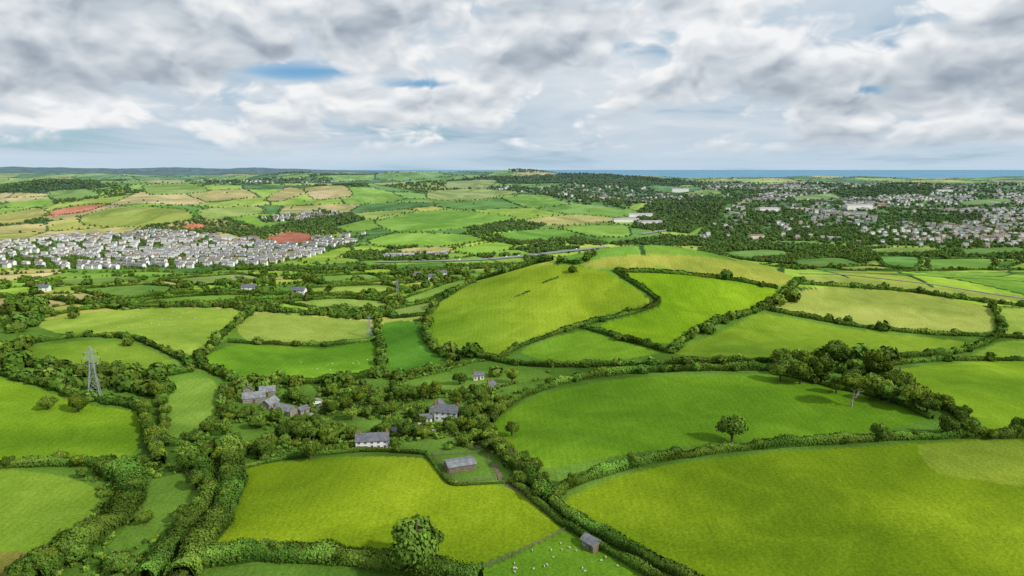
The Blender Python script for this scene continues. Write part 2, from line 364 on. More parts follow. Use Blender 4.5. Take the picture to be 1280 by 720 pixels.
# ------------------------------------------------------------------ roads / tracks
def ribbon(name,pts,w,mat,ymax,lift,label,line=False,step=6):
    P=G(crom(pts,8),ymax)
    d=np.r_[0,np.cumsum(np.hypot(*np.diff(P[:,:2],axis=0).T))]; n=max(int(d[-1]/step),3); s=np.linspace(0,d[-1],n)
    P=np.stack([np.interp(s,d,P[:,0]),np.interp(s,d,P[:,1])],1)
    t=np.gradient(P,axis=0); t/=np.linalg.norm(t,axis=1)[:,None]; nn=np.stack([-t[:,1],t[:,0]],1)
    def strip(a,b,l):
        A=P+nn*a; B=P+nn*b
        V=np.concatenate([np.c_[A,H(A[:,0],A[:,1])+l],np.c_[B,H(B[:,0],B[:,1])+l]]); k=np.arange(n-1)
        return V,np.stack([k,k+1,k+n+1,k+n],1)
    V,Q=strip(-w/2,w/2,lift); addobj(name,npmesh(name,V,Q,[mat]),kind='structure',label=label,cat=name)
    if line:
        V,Q=join([strip(-w/2+0.5,-w/2+0.75,lift+0.03),strip(w/2-0.75,w/2-0.5,lift+0.03),strip(-0.3,0.3,lift+0.03)])
        addobj('road_marking',npmesh('road_marking',V,Q,[M_line]),kind='structure',label='white painted lines on grey carriageway',cat='road marking')
    return P
ROAD=ribbon('road',[(470,328),(540,327),(600,325),(660,320),(710,314),(760,309)],17,M_asph,1500,1.0,'grey dual carriageway crossing the valley',True)
ribbon('road',[(1000,342),(1060,344),(1160,355),(1230,366),(1300,376)],3.2,M_lane,760,0.4,'pale country road along the ridge')
ribbon('road',[(800,293),(845,286),(866,279),(855,273)],16,M_lane,2600,1.2,'grey main road bending towards the town')
ribbon('track',[(618,580),(628,602),(655,618),(690,646),(730,668)],1.8,M_dirt,500,0.12,'narrow earth lane between hedges',step=2)
ribbon('track',[(375,524),(392,516),(405,504),(395,498)],2.6,M_lane,600,0.15,'pale farm track beside stone barns',step=2)
ribbon('track',[(520,528),(545,538),(575,548),(600,560)],2.0,M_dirt,600,0.12,'gravel drive leading to a white house',step=2)
ribbon('track',[(240,600),(300,584),(340,577)],1.8,M_dirt,500,0.12,'worn earth footpath beside a hedge',step=2)
# ------------------------------------------------------------------ hedges
LEAFC=np.array([0.094,0.170,0.024])
def hedge(pts,w=3.2,h=3.0,ymax=800,label=None,group='hedgerows dividing the fields',tint=1.0,rough=0.36,world=None,thick=0.95):
    if w<5: w*=thick; h*=thick
    P=G(crom(pts,8),ymax) if world is None else world
    d=np.r_[0,np.cumsum(np.hypot(*np.diff(P[:,:2],axis=0).T))]; L=d[-1]
    dist=np.median(np.hypot(P[:,0],P[:,1])); s=max(0.42,dist*0.0017)
    n=int(L*(2*h+w)*1.5/(s*s)); n=min(n,28000)
    n0=max(int(L/1.5),4); ss=np.linspace(0,L,n0); cx=np.interp(ss,d,P[:,0]); cy=np.interp(ss,d,P[:,1])
    ph=rng.uniform(0,50,6)
    def prof(t):
        k=0.5*np.sin(t/4.1+ph[0])+0.35*np.sin(t/1.9+ph[1])+0.6*np.sin(t/13+ph[2])
        k2=0.5*np.sin(t/5.3+ph[3])+0.4*np.sin(t/2.3+ph[4])
        return h*(1+rough*k), w/2*(1+rough*0.8*k2)
    t=rng.uniform(0,L,n); x=np.interp(t,d,P[:,0]); y=np.interp(t,d,P[:,1])
    x2=np.interp(t+0.5,d,P[:,0]); y2=np.interp(t+0.5,d,P[:,1]); x1=np.interp(t-0.5,d,P[:,0]); y1=np.interp(t-0.5,d,P[:,1])
    tx=x2-x1; ty=y2-y1; l=np.hypot(tx,ty)+1e-6; nx=-ty/l; ny=tx/l
    hh,ww=prof(t); a=rng.uniform(-0.1,math.pi+0.1,n); rr=rng.uniform(0.86,1.08,n)
    off=np.cos(a)*ww*rr; zz=np.maximum(np.sin(a),0)**0.6*hh*0.75*rr+hh*0.25*rng.uniform(0,1,n)*(np.sin(a)<0.6)+hh*0.2
    px=x+nx*off; py=y+ny*off
    PP=np.c_[px,py,H(px,py)+zz]
    N=np.c_[nx*np.cos(a),ny*np.cos(a),np.sin(a)*0.9+0.2]+rng.normal(size=(n,3))*0.28
    V,Q=leafquads(PP,N,s*rng.uniform(0.7,1.5,n)*1.3)
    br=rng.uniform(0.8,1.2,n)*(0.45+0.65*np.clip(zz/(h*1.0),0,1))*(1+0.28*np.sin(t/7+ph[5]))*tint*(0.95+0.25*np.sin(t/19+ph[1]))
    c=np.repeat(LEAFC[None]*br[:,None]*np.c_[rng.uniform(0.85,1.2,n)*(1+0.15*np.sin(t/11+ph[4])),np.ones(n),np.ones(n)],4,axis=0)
    hh,ww=prof(ss); tt=np.gradient(np.c_[cx,cy],axis=0); tt/=np.linalg.norm(tt,axis=1)[:,None]+1e-9
    sec=[(-0.75,-0.3),(-0.8,0.4),(-0.45,0.82),(0.45,0.82),(0.8,0.4),(0.75,-0.3)]
    CV=[]
    for (o,zf) in sec:
        X_=cx-tt[:,1]*o*ww; Y_=cy+tt[:,0]*o*ww; CV.append(np.c_[X_,Y_,H(X_,Y_)+zf*hh])
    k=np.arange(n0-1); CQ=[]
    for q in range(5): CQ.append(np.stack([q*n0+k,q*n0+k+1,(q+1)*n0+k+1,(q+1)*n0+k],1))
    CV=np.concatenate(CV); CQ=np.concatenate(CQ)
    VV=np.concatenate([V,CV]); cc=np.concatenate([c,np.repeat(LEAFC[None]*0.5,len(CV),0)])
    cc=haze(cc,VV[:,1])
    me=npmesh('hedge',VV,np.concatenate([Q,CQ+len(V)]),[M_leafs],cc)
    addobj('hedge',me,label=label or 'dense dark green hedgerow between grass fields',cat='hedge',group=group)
    return P
TREES=[]   # x,y,crown radius,height
TS=1.25
def along(P,spacing,r0,r1,hf=1.0):
    d=np.r_[0,np.cumsum(np.hypot(*np.diff(P[:,:2],axis=0).T))]; t=rng.uniform(0,spacing)
    while t<d[-1]:
        TREES.append((np.interp(t,d,P[:,0])+rng.normal()*1,np.interp(t,d,P[:,1])+rng.normal()*1,rng.uniform(r0,r1)*TS,hf)); t+=spacing*rng.uniform(0.4,1.7)
tall='tall overgrown hedgerow with rounded treetops'
HD=[([(690,632),(705,612),(760,592),(830,575),(930,562),(1060,553),(1150,548),(1290,547)],3.6,3.6,800,20,1.8,2.9),
 ([(606,545),(632,572),(655,596),(690,628)],5,4.6,600,6,2.6,3.6),
 ([(612,530),(640,504),(700,480),(780,467),(880,463),(960,463)],3.8,4.0,700,13,1.9,3.0),
 ([(640,603),(672,630),(700,652),(745,682),(800,712),(830,735)],2.8,2.6,500,0,0,0),
 ([(690,632),(720,652),(765,678),(820,705),(880,735)],3.6,3.2,500,0,0,0),
 ([(295,588),(345,576),(430,566),(475,564),(532,568)],2.4,1.8,600,18,1.6,2.4),([(532,568),(556,600),(570,607),(640,603)],1.0,1.0,500,0,0,0),
 ([(245,706),(330,697),(420,700),(500,712),(560,722),(600,735)],6.0,4.8,500,9,2.4,3.0),
 ([(283,560),(292,590),(290,620),(275,655),(250,690),(228,735)],8.5,6.2,500,14,2.6,3.4),([(240,575),(258,600),(260,625),(236,660),(205,700),(182,735)],6,5,500,14,2.2,3.0),
 ([(130,590),(160,600),(168,620),(148,650),(105,682),(40,728)],9.5,6.2,500,12,2.6,3.4),([(-15,585),(60,582),(130,583),(200,586)],3.4,3.4,600,12,2,3),
 ([(-15,464),(60,484),(105,498),(172,510)],3.8,4,700,8,2.5,3.6),([(178,515),(188,545),(200,582)],4.8,4.8,600,6,2.5,3.3),
 ([(25,432),(100,421),(170,425),(225,449),(240,462)],3.2,3.4,800,16,2,3),([(30,457),(100,466),(200,470),(240,464)],4,4,800,7,2.4,3.6),
 ([(40,401),(100,388),(200,381),(300,382),(345,386)],3.2,3.4,850,20,2.3,3.2),([(318,388),(290,410),(262,434),(249,450),(258,462),(300,479)],3.8,3.8,800,10,2.2,3.2),
 ([(320,388),(400,393),(468,399)],3.2,3.2,850,18,2,3),([(285,428),(400,433),(468,425)],3,3,800,22,2,3),([(472,398),(474,440),(478,470)],3.6,3.6,800,11,2.2,3.2),
 ([(300,480),(400,479),(480,470),(500,478)],3.8,3.8,700,8,2.4,3.4),([(531,400),(534,425),(545,440),(572,452)],3.6,3.8,800,9,2.4,3.2),([(480,471),(520,466),(565,457)],3,3,700,12,2,3),
 ([(531,412),(543,382),(588,354),(640,331),(690,326)],3.6,3.6,700,8,2.2,3.4),([(560,440),(620,449),(650,434),(720,409),(800,389),(824,377),(800,360),(768,339)],3.0,2.8,700,30,1.6,2.4),
 ([(735,411),(790,428),(838,441)],3.4,3.4,760,12,2,2.8),([(838,441),(880,410),(950,388),(985,365),(1000,352)],3.8,4,760,9,2.2,3.4),
 ([(600,446),(640,455),(700,459),(840,455),(960,453),(1100,449),(1200,441),(1250,420),(1242,384)],3.4,3.6,760,16,2,3),
 ([(962,388),(1060,407),(1160,418),(1244,421),(1290,424)],3,3,760,34,2,2.8),([(990,354),(1060,359),(1130,364),(1200,374),(1290,384)],3.0,3.0,760,14,2,3),
 ([(768,339),(850,342),(920,351),(972,361)],2.6,2.4,700,40,1.6,2.2),([(1100,458),(1180,451),(1290,451)],2.8,2.8,760,34,2,2.8),([(1150,504),(1190,515),(1224,547)],4.4,4.4,700,7,2.4,3.4),
 ([(700,326),(722,330),(745,318)],2.6,2.6,700,7,2,3),([(640,604),(660,590),(668,580)],3,3,600,7,2,3),([(960,464),(1040,484),(1110,500),(1165,524)],2.6,2.2,700,13,1.8,2.8),
 ([(207,478),(205,520),(208,556),(240,552),(272,524),(278,490)],3,3,700,9,2,3),([(644,371),(652,368),(662,364)],1.2,0.6,700,0,0,0),([(678,354),(688,350),(698,347)],1.4,0.6,700,0,0,0)]
for pts,w,h,ym,sp,r0,r1 in HD:
    P=hedge(pts,w,h,ym,label=tall if h>=4 else None,rough=0.30 if w>5 else 0.36,tint=1.08 if w>5 else 1.0)
    if sp: along(P,sp,r0,r1)
for p,c,ym in FIELDS[26:39]:
    q=crom(p+[p[0]],6); P=G(q,ym)
    hedge(None,2.8,2.4,world=P,label='distant dark green hedge enclosing a small field',group='hedges around distant fields')
    along(P,45,2,3.2)
hedge([(-15,372),(60,374),(150,387)],4,4,1000,label=tall); hedge([(140,375),(250,366),(340,368),(480,372),(500,383)],3.5,3.5,1000)
hedge([(340,374),(400,372),(420,357),(480,352),(560,346)],3.5,3.5,1000); hedge([(340,388),(360,372),(385,350)],3.5,3.5,1000)
# ------------------------------------------------------------------ tree positions
EXPL=[(523,722,8.8,1.2),(388,574,5.8,1.15),(915,552,6.8,1.05),(1140,512,8,1.1),(1122,490,7.4,1.1),(1158,518,6.2,1),(1095,472,8,1.1),(1045,458,8.2,1.1),(1026,478,7.6,1.1),(1000,480,6.6,1),(975,476,6.2,1),
 (1045,492,5,1),(1110,505,6,1),(1088,500,5,1),(1078,458,7.4,1.1),(1110,452,6,1),(885,416,5.4,1),(908,348,4.8,1.1),(988,376,7,1),(974,380,5.4,1),(1103,413,4.8,1),(1060,403,3.4,1),(1036,401,3.4,1),(590,446,7,1.1),(562,442,5.6,1),(351,469,2.4,0.8),(98,515,5.4,1),(322,536,4.2,1.1),
 (240,590,5,1),(245,610,5,1),(285,606,4.2,1.2),(180,655,3.2,1),(716,340,3.6,1),(60,512,5,1),(20,460,7,1.1),(24,410,7.5,1.3),(12,395,7,1.3),(92,398,4,1),(440,552,3.6,1),(505,548,4.4,1),(640,545,4.6,1),
 (620,470,4.4,1),(640,478,4.6,1),(575,480,4.6,1),(1275,545,4.8,1),(1205,545,5,1),(1185,545,5.4,1),(1100,550,4.4,1),(160,432,3.6,1),(425,548,4,1),(490,520,5,1),(500,500,5.6,1),(470,510,4.6,1),(440,525,5,1),(590,520,4.4,1),(600,500,5,1),(530,500,5,1),(60,715,6,0.9),(95,705,5.5,0.9),(150,715,5,0.9),(30,722,5,0.9),
 (285,502,4.4,1),(415,518,4.6,1),(330,484,4,1),(370,486,4.2,1),(300,484,4,1),(400,540,4.6,1),(360,545,4.4,1),(280,545,4.6,1),(455,495,4.6,1),(420,492,4.4,1),(570,505,4.2,1),(625,520,4.4,1)]
for u,v,r,hf in EXPL:
    g=G((u,v),800)[0]; TREES.append((g[0],g[1],r,hf))
def scatter(poly,n,r0,r1,ymax=900,lst=None,hf=1.0,clump=0):
    W=G(poly,ymax); x0,y0=W.min(0)[:2]; x1,y1=W.max(0)[:2]; k=0;tries=0
    while k<n and tries<n*80:
        tries+=1; x=rng.uniform(x0,x1); y=rng.uniform(y0,y1)
        if clump and (math.sin(x/13+1)*math.sin(y/10+x/31)+0.5*math.sin(x/5)*math.sin(y/6))<clump-0.6: continue
        if inpoly(np.array([x]),np.array([y]),W)[0]:
            if any(inpoly(np.array([x]),np.array([y]),w)[0] for w,_ in FP): continue
            (TREES if lst is None else lst).append((x,y,rng.uniform(r0,r1)*(TS if lst is None else 1.3),hf)); k+=1
BUSH=[]; SCRUB=[]
GARD=[(285,485),(480,478),(520,495),(640,480),(680,470),(612,528),(640,590),(600,558),(540,563),(430,560),(300,578),(230,590),(212,560),(270,540)]
LOWL=[(100,590),(280,580),(240,735),(-10,735),(110,665)]
scatter([(-10,430),(40,452),(210,470),(215,520),(170,510),(100,496),(-10,462)],48,2.5,4.4); scatter(GARD,145,1.6,4.0,clump=0.42); scatter(GARD,240,0.8,2.1,lst=BUSH,hf=0.9,clump=0.2)
scatter([(480,468),(600,450),(690,465),(640,482),(500,495)],45,1.0,2.0,lst=BUSH)
scatter(LOWL,10,2.2,3.4); scatter(LOWL,50,0.8,1.6,lst=BUSH)
scatter(GARD,1700,0.3,1.3,lst=SCRUB,clump=0.08); scatter(LOWL,350,0.4,1.1,lst=SCRUB); scatter([(480,468),(600,450),(690,465),(640,482),(500,495)],250,0.5,1.1,lst=SCRUB)
scatter([(965,455),(1100,452),(1185,522),(1060,488),(1000,480)],20,3,5); scatter([(600,560),(640,560),(700,625),(690,640),(640,600)],16,2,3)
scatter([(-10,352),(520,338),(640,328),(530,400),(300,388),(60,400),(-10,440)],130,2.4,4.2,1000); scatter([(0,380),(50,380),(40,440),(0,450)],24,3.5,5)
BUILD=[(325,503,22),(362,516,20),(466,559,15),(555,523,17),(575,585,11),(739,684,7),(606,482,8),(312,362,14),(372,366,14)]
BW=[(G((u,v),900)[0],r) for u,v,r in BUILD]
def clear(t): 
    for b,r in BW:
        dx,dy=t[0]-b[0],t[1]-b[1]
        if math.hypot(dx,dy)<r*0.48+t[2]*0.55: return False
        if t[2]>2.4 and abs(dx)<r*0.5 and -14<dy<0: return False
    return True
TREES=[t for t in TREES if clear(t)]; BUSH=[t for t in BUSH if clear(t)]; SCRUB=[t for t in SCRUB if clear(t)]
TA=np.array(TREES); z=H(TA[:,0],TA[:,1]); vis=visible(np.c_[TA[:,:2],z],lift=7); TA=TA[vis]
TA=TA[np.argsort(np.hypot(TA[:,0],TA[:,1])-12*TA[:,2])]
NEAR=TA[:299]; REST=TA[299:]; print('trees',len(TA))
# ------------------------------------------------------------------ tree prototypes
def crown(nlobe,nleaf,leaf,flat=0.85,seed=0):
    r=np.random.default_rng(seed); C=[];R_=[]
    for k in range(nlobe):
        a=r.uniform(0,2*math.pi); e=r.uniform(-0.35,1.0); rad=r.uniform(0.35,0.66)*(1 if k else 0)
        C.append((math.cos(a)*rad*math.cos(e),math.sin(a)*rad*math.cos(e),math.sin(e)*rad*flat+0.05)); R_.append(r.uniform(0.26,0.44) if k else 0.64)
    C=np.array(C);R_=np.array(R_); w=R_**2/np.sum(R_**2); k=r.choice(nlobe,nleaf,p=w)
    d=r.normal(size=(nleaf,3)); d[:,2]=np.abs(d[:,2])*0.9-0.25; d/=np.linalg.norm(d,axis=1)[:,None]
    P=C[k]+d*R_[k][:,None]*r.uniform(0.84,1.12,nleaf)[:,None]
    dd=np.linalg.norm(P[:,None]-C[None],axis=2)/R_[None]; keep=(dd.min(1)>0.74)
    P=P[keep]; d=d[keep]; k=k[keep]
    P[:,2]*=flat
    V,Q=leafquads(P,d+r.normal(size=P.shape)*0.28,leaf*r.uniform(0.6,1.5,len(P)))
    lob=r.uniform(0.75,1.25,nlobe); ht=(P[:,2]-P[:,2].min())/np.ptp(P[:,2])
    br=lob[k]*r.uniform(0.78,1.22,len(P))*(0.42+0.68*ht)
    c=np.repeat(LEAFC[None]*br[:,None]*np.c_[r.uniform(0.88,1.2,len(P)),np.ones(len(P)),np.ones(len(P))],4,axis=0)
    parts=[(V,Q)]; cols=[c]
    for q in range(nlobe):
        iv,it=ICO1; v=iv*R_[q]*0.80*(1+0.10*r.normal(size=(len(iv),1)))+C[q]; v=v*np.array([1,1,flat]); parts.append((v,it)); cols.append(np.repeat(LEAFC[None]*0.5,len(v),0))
    V,Qs=join(parts); return V,Qs,np.concatenate(cols)
CR=[]
for s in range(8):
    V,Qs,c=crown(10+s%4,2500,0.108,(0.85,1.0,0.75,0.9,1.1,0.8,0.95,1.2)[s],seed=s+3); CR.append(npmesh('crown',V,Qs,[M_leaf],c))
def trunkmesh(seed):
    r=np.random.default_rng(seed); parts=[tube([(0,0,-0.15),(0.02,0,0.5),(0.05,0.02,1.1),(0.0,0.05,1.7)],[0.10,0.07,0.055,0.03],7)]
    for k in range(5):
        a=r.uniform(0,6.28); z0=r.uniform(0.4,0.9); l=r.uniform(0.5,0.8)
        parts.append(tube([(0.03,0,z0),(math.cos(a)*l*0.5,math.sin(a)*l*0.5,z0+0.3),(math.cos(a)*l,math.sin(a)*l,z0+0.65)],[0.04,0.028,0.01],5))
    V,Q=join(parts); return npmesh('trunk',V,Q,[M_bark])
TK=[trunkmesh(s) for s in range(3)]
for i,t in enumerate(NEAR):
    x,y,r,hf=t; zz=float(H(x,y)); o=addobj('tree',None,label='broadleaved tree with dense rounded green crown' if r>3.8 else 'small broadleaved tree growing in a hedgerow',cat='tree',group='trees among the fields',loc=(x,y,zz),rotz=rng.uniform(0,6.28))
    hh=r*hf*rng.uniform(0.85,1.05)
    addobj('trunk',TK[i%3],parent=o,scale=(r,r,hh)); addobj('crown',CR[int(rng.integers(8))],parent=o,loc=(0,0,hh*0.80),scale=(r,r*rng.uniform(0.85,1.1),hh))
BM=[]
for s in range(4):
    V,Qs,c=crown(6,420,0.24,0.8,seed=40+s); V[:,2]+=0.3; BM.append(npmesh('bush',V,Qs,[M_leaf],c*1.2))
BA=np.array(BUSH); BA=BA[visible(np.c_[BA[:,:2],H(BA[:,0],BA[:,1])],lift=2)][:295]
for t in BA:
    x,y,r,hf=t; addobj('bush',BM[int(rng.integers(4))],label='low rounded green bush in rough scrub',cat='bush',group='bushes in the rough ground',loc=(x,y,float(H(x,y))),rotz=rng.uniform(0,6.28),scale=(r,r,r*rng.uniform(0.7,1.1)))
# ------------------------------------------------------------------ distant woods and hedgerow trees (uncountable)
def lumps(P,Rr,name,label,cat,nq=22,tint=None):
    n=len(P); iv,it=ICO1
    K=len(iv)
    jit=rng.uniform(0.72,1.1,(n,K,1)); S=np.c_[Rr,Rr,Rr*rng.uniform(0.8,1.15,n)][:,None,:]
    V=iv[None]*0.82*jit*S+P[:,None,:]+np.array([0,0,0.55])*S
    base=LEAFC[None]*rng.uniform(0.65,1.2,(n,1))*np.c_[rng.uniform(0.85,1.3,n),np.ones(n),rng.uniform(0.9,1.2,n)]
    if tint is not None: base=base*(tint[:,None] if hasattr(tint,'__len__') else tint)
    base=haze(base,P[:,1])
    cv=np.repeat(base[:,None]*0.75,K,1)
    T_=(it[None]+np.arange(n)[:,None,None]*K).reshape(-1,3)
    d=rng.normal(size=(n,nq,3)); d[...,2]=np.abs(d[...,2])-0.3; d/=np.linalg.norm(d,axis=2)[...,None]
    PP=P[:,None,:]+np.array([0,0,0.55])*S+d*S*rng.uniform(0.8,1.05,(n,nq,1))
    sz=np.repeat(Rr[:,None],nq,1)*rng.uniform(0.35,0.7,(n,nq))
    VQ,QQ=leafquads(PP.reshape(-1,3),(d+rng.normal(size=d.shape)*0.3).reshape(-1,3),sz.ravel())
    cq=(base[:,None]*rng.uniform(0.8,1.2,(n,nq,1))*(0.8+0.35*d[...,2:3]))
    cq=np.repeat(cq.reshape(-1,3),4,0)
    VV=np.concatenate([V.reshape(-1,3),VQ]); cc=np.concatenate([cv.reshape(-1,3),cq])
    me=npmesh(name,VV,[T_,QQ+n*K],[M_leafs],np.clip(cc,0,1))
    addobj(name,me,kind='stuff',label=label,cat=cat)
if len(REST): lumps(np.c_[REST[:,:2],H(REST[:,0],REST[:,1])],REST[:,2],'woodland_tree','dark green hedgerow and copse trees massed together','trees',60)
SC=np.array(SCRUB); lumps(np.c_[SC[:,:2],H(SC[:,0],SC[:,1])-0.1],SC[:,2],'scrub','bright green brambles and rough scrub','scrub',16,tint=rng.uniform(0.9,1.7,len(SC)))
N=170000
r=np.exp(rng.uniform(math.log(560),math.log(5900),N)); tt=rng.uniform(-0.72,0.72,N); x=r*np.sin(tt); y=r*np.cos(tt)
edge=np.zeros(N,bool); woodcell=np.zeros(N,bool)
for lo,hi,sx,sy,sd in ZONES:
    m=(y>=lo)&(y<hi); f1,f2,i,j=vor(x[m],y[m],sx,sy,0.5,sd); edge[m]=(f2-f1)<np.maximum(3,y[m]*0.0022); woodcell[m]=hsh(i,j,33)<0.06
wd=np.zeros(N,bool)
for w in WP: wd|=inpoly(x,y,w)
tn=np.zeros(N,bool)
for w in TP: tn|=inpoly(x,y,w)
tl=inpoly(x,y,TP[0])
fl=np.zeros(N,bool)
for w,_ in FP: fl|=inpoly(x,y,w)
p=np.where(wd,0.85,np.where(tl,0.42,np.where(tn,0.44,np.where(edge,0.95,np.where(woodcell,0.6,0.006)))))
p=np.where(fl,0.0,p)
keep=(rng.uniform(size=N)<p)&~((y<900)&(x>-60))
big=(wd|woodcell|(tn&~tl))[keep]
x=x[keep]; y=y[keep]
def roadclear(a,b):
    k=np.argmin(np.hypot(ROAD[:,0]-a,ROAD[:,1]-b)); dd=math.hypot(ROAD[k,0]-a,ROAD[k,1]-b)
    scr=math.sin(a/55.0)>0.35      # stretches where roadside trees screen the carriageway
    return dd>((14 if scr else 60) if b<ROAD[k,1] else 14)
rk=np.array([roadclear(a,b) if 700<b<1700 else True for a,b in zip(x,y)])
x=x[rk]; y=y[rk]; big=big[rk]; P=np.c_[x,y,H(x,y)]
Rr=np.where(big,np.clip(2.5+y*0.0011,3,7),np.clip(1.6+y*0.0006,2.0,4.0))*rng.uniform(0.7,1.2,len(x))
v_=visible(P,lift=8); P=P[v_]; Rr=Rr[v_]
print('lumps',len(P))
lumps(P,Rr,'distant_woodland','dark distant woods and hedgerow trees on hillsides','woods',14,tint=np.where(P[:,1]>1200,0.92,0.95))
LP=[]
for (p_,c,ym) in FIELDS[39:]:
    W=G(crom(p_,14,True),ym); LP.append(W+rng.normal(size=W.shape)*np.array([3,3,0]))
LP=np.concatenate(LP); LP[:,2]=H(LP[:,0],LP[:,1]); lumps(LP,np.clip(1.6+LP[:,1]*0.0006,2,4.0)*rng.uniform(0.6,1.1,len(LP)),'field_edge_trees','rows of dark trees edging distant fields','trees',12,tint=0.9)
# ------------------------------------------------------------------ pale-trunked oak
def deadtree():
    parts=[]; r=np.random.default_rng(4)
    def br(p,d,l,rad,dep):
        q=p+d*l; mid=p+d*l*0.5+r.normal(size=3)*l*0.06; parts.append(tube([p,mid,q],[rad,rad*0.85,rad*0.65],6))
        if dep==0: return
        for k in range(3 if dep>1 else 2):
            nd=d+r.normal(size=3)*0.55; nd[2]=abs(nd[2])*0.8+0.1; nd/=np.linalg.norm(nd); br(q,nd,l*r.uniform(0.6,0.8),rad*0.62,dep-1)
    br(np.array([0,0,-0.3]),np.array([0.12,0,0.99]),3.2,0.42,3); return join(parts)
V,Q=deadtree(); g=G((1064,508),800)[0]
root=addobj('tree',None,label='oak with leaning pale trunk below a green crown',cat='tree',group='trees among the fields',loc=g,scale=1.25)
addobj('trunk',npmesh('trunk',V,Q,[M_dead]),parent=root)
addobj('crown',CR[1],parent=root,loc=(0.6,0,8.4),scale=(6.6,5.6,4.2))
# ------------------------------------------------------------------ buildings
def gable_parts(L,W,Hh,R,ov=0.35,thick=0.22):
    x,y=L/2,W/2
    V=np.array([(-x,-y,-1.5),(x,-y,-1.5),(x,y,-1.5),(-x,y,-1.5),(-x,-y,Hh),(x,-y,Hh),(x,y,Hh),(-x,y,Hh),(-x,0,Hh+R),(x,0,Hh+R)],float)
    Qa=np.array([(0,1,5,4),(2,3,7,6)]); T5=np.array([(1,2,6,9,5),(3,0,4,8,7)])
    wall=(V,[Qa,T5])
    s=R/y; xo=x+ov; yo=y+ov; ze=Hh-ov*s
    U=[];Qr=[]
    for sg in(-1,1):
        b=len(U)
        U+=[(-xo,sg*yo,ze+0.02),(xo,sg*yo,ze+0.02),(xo,0,Hh+R+0.02),(-xo,0,Hh+R+0.02),(-xo,sg*yo,ze+thick),(xo,sg*yo,ze+thick),(xo,0,Hh+R+thick),(-xo,0,Hh+R+thick)]
        Qr+=[(b,b+1,b+2,b+3),(b+4,b+5,b+6,b+7),(b,b+1,b+5,b+4),(b,b+3,b+7,b+4),(b+1,b+2,b+6,b+5)]
    return wall,(np.array(U,float),np.array(Qr))
def building(name,loc,rot,L,W,Hh,R,wallm,roofm,label,cat,storeys=2,win=True,chim=1,nwin=4,group=None):
    root=addobj(name,None,label=label,cat=cat,group=group,loc=loc,rotz=rot)
    (V,Q),(U,Qr)=gable_parts(L,W,Hh,R)
    addobj('wall',npmesh('wall',V,Q,[wallm]),parent=root); roof=addobj('roof',npmesh('roof',U,Qr,[roofm]),parent=root)
    for k in range(chim):
        cx=(-L/2+0.6,L/2-0.6,0)[k%3]; V,Q=join([boxv(cx-0.45,cx+0.45,-0.35,0.35,Hh+R*0.6,Hh+R+1.1),boxv(cx-0.5,cx+0.5,-0.4,0.4,Hh+R+1.1,Hh+R+1.25),boxv(cx-0.14,cx+0.14,-0.14,0.14,Hh+R+1.25,Hh+R+1.6)])
        addobj('chimney',npmesh('chimney',V,Q,[M_brick]),parent=roof)
    if win:
        for sg in(-1,1):
            for st in range(storeys):
                z0=0.9+st*(Hh/storeys)
                for k in range(nwin):
                    cx=-L/2+(k+0.5)*L/nwin
                    if st==0 and k==nwin//2: 
                        ys_=sg*(W/2); V,Q=boxv(cx-0.5,cx+0.5,min(ys_,ys_+sg*0.06),max(ys_,ys_+sg*0.06),0,2.1)
                        addobj('door',npmesh('door',V,Q,[M_door]),parent=root); continue
                    a_=sg*W/2; V,Q=boxv(cx-0.5,cx+0.5,min(a_,a_+sg*0.05),max(a_,a_+sg*0.05),z0,z0+1.15)
                    w_=addobj('window',npmesh('window',V,Q,[M_glass]),parent=root)
                    fr=[boxv(cx-0.6,cx+0.6,min(a_,a_+sg*0.09),max(a_,a_+sg*0.09),zz,zz+0.1) for zz in(z0-0.1,z0+1.15)]+[boxv(cx+q-0.04,cx+q+0.04,min(a_,a_+sg*0.085),max(a_,a_+sg*0.085),z0,z0+1.15) for q in(-0.55,0,0.55)]
                    V,Q=join(fr); addobj('frame',npmesh('frame',V,Q,[M_frame]),parent=w_)
    return root
def at(u,v,ym=900,dx=0,dy=0): 
    g=G((u,v),ym)[0]; x,y=g[0]+dx,g[1]+dy; return (x,y,float(H(x,y)))
building('farmhouse',at(466,559),0.12,13.5,6.4,4.0,2.4,M_white,M_slate,'long white cottage with slate roof behind hedge','house',2,True,2,5)
building('farmhouse',at(560,524),-0.25,11.5,6.8,4.6,2.8,M_white,M_slate,'white two storey house with grey slate roof','house',2,True,2,4)
building('farmhouse',at(547,519),1.35,8,6,4.6,2.6,M_cream,M_slate,'cream house wing with steep slate gable','house',2,True,1,3)
building('outbuilding',at(532,527),0.3,5.5,4.4,2.4,1.5,M_white,M_slate,'small white outbuilding beside the house','shed',1,True,0,2)
for u,v,rt,L,W,Hh,R,lb in((318,502,0.30,11,5.4,3.0,2.3,'long stone barn with grey slate roof'),(338,509,1.25,8,5,2.9,2.0,'stone farm building joining the barns'),(358,517,-0.50,11,5.4,2.7,2.1,'stone barn with sagging grey roof'),(310,491,1.9,7,4.6,2.7,1.8,'small stone cottage with slate roof'),(335,494,0.2,8,5,3.0,2.1,'tall stone barn with pale roof'),(378,516,1.0,5.5,4,2.2,1.4,'small lean stone outhouse beside barn')):
    building('barn',at(u,v),rt,L,W,Hh,R,M_stone,M_lslate if L in(11,8) else M_slate,lb,'barn',1,True,0,3,group='stone farm barns')
building('shed',at(575,585),0.35,10.5,7,2.4,0.8,M_wood,M_lslate,'low grey metal roofed shed in a fenced paddock','shed',1,False,0)
building('shed',at(739,684),-0.9,5.2,3.7,2.3,1.2,M_wood,M_lslate,'small wooden field shelter beside the lane','shed',1,True,0,2)
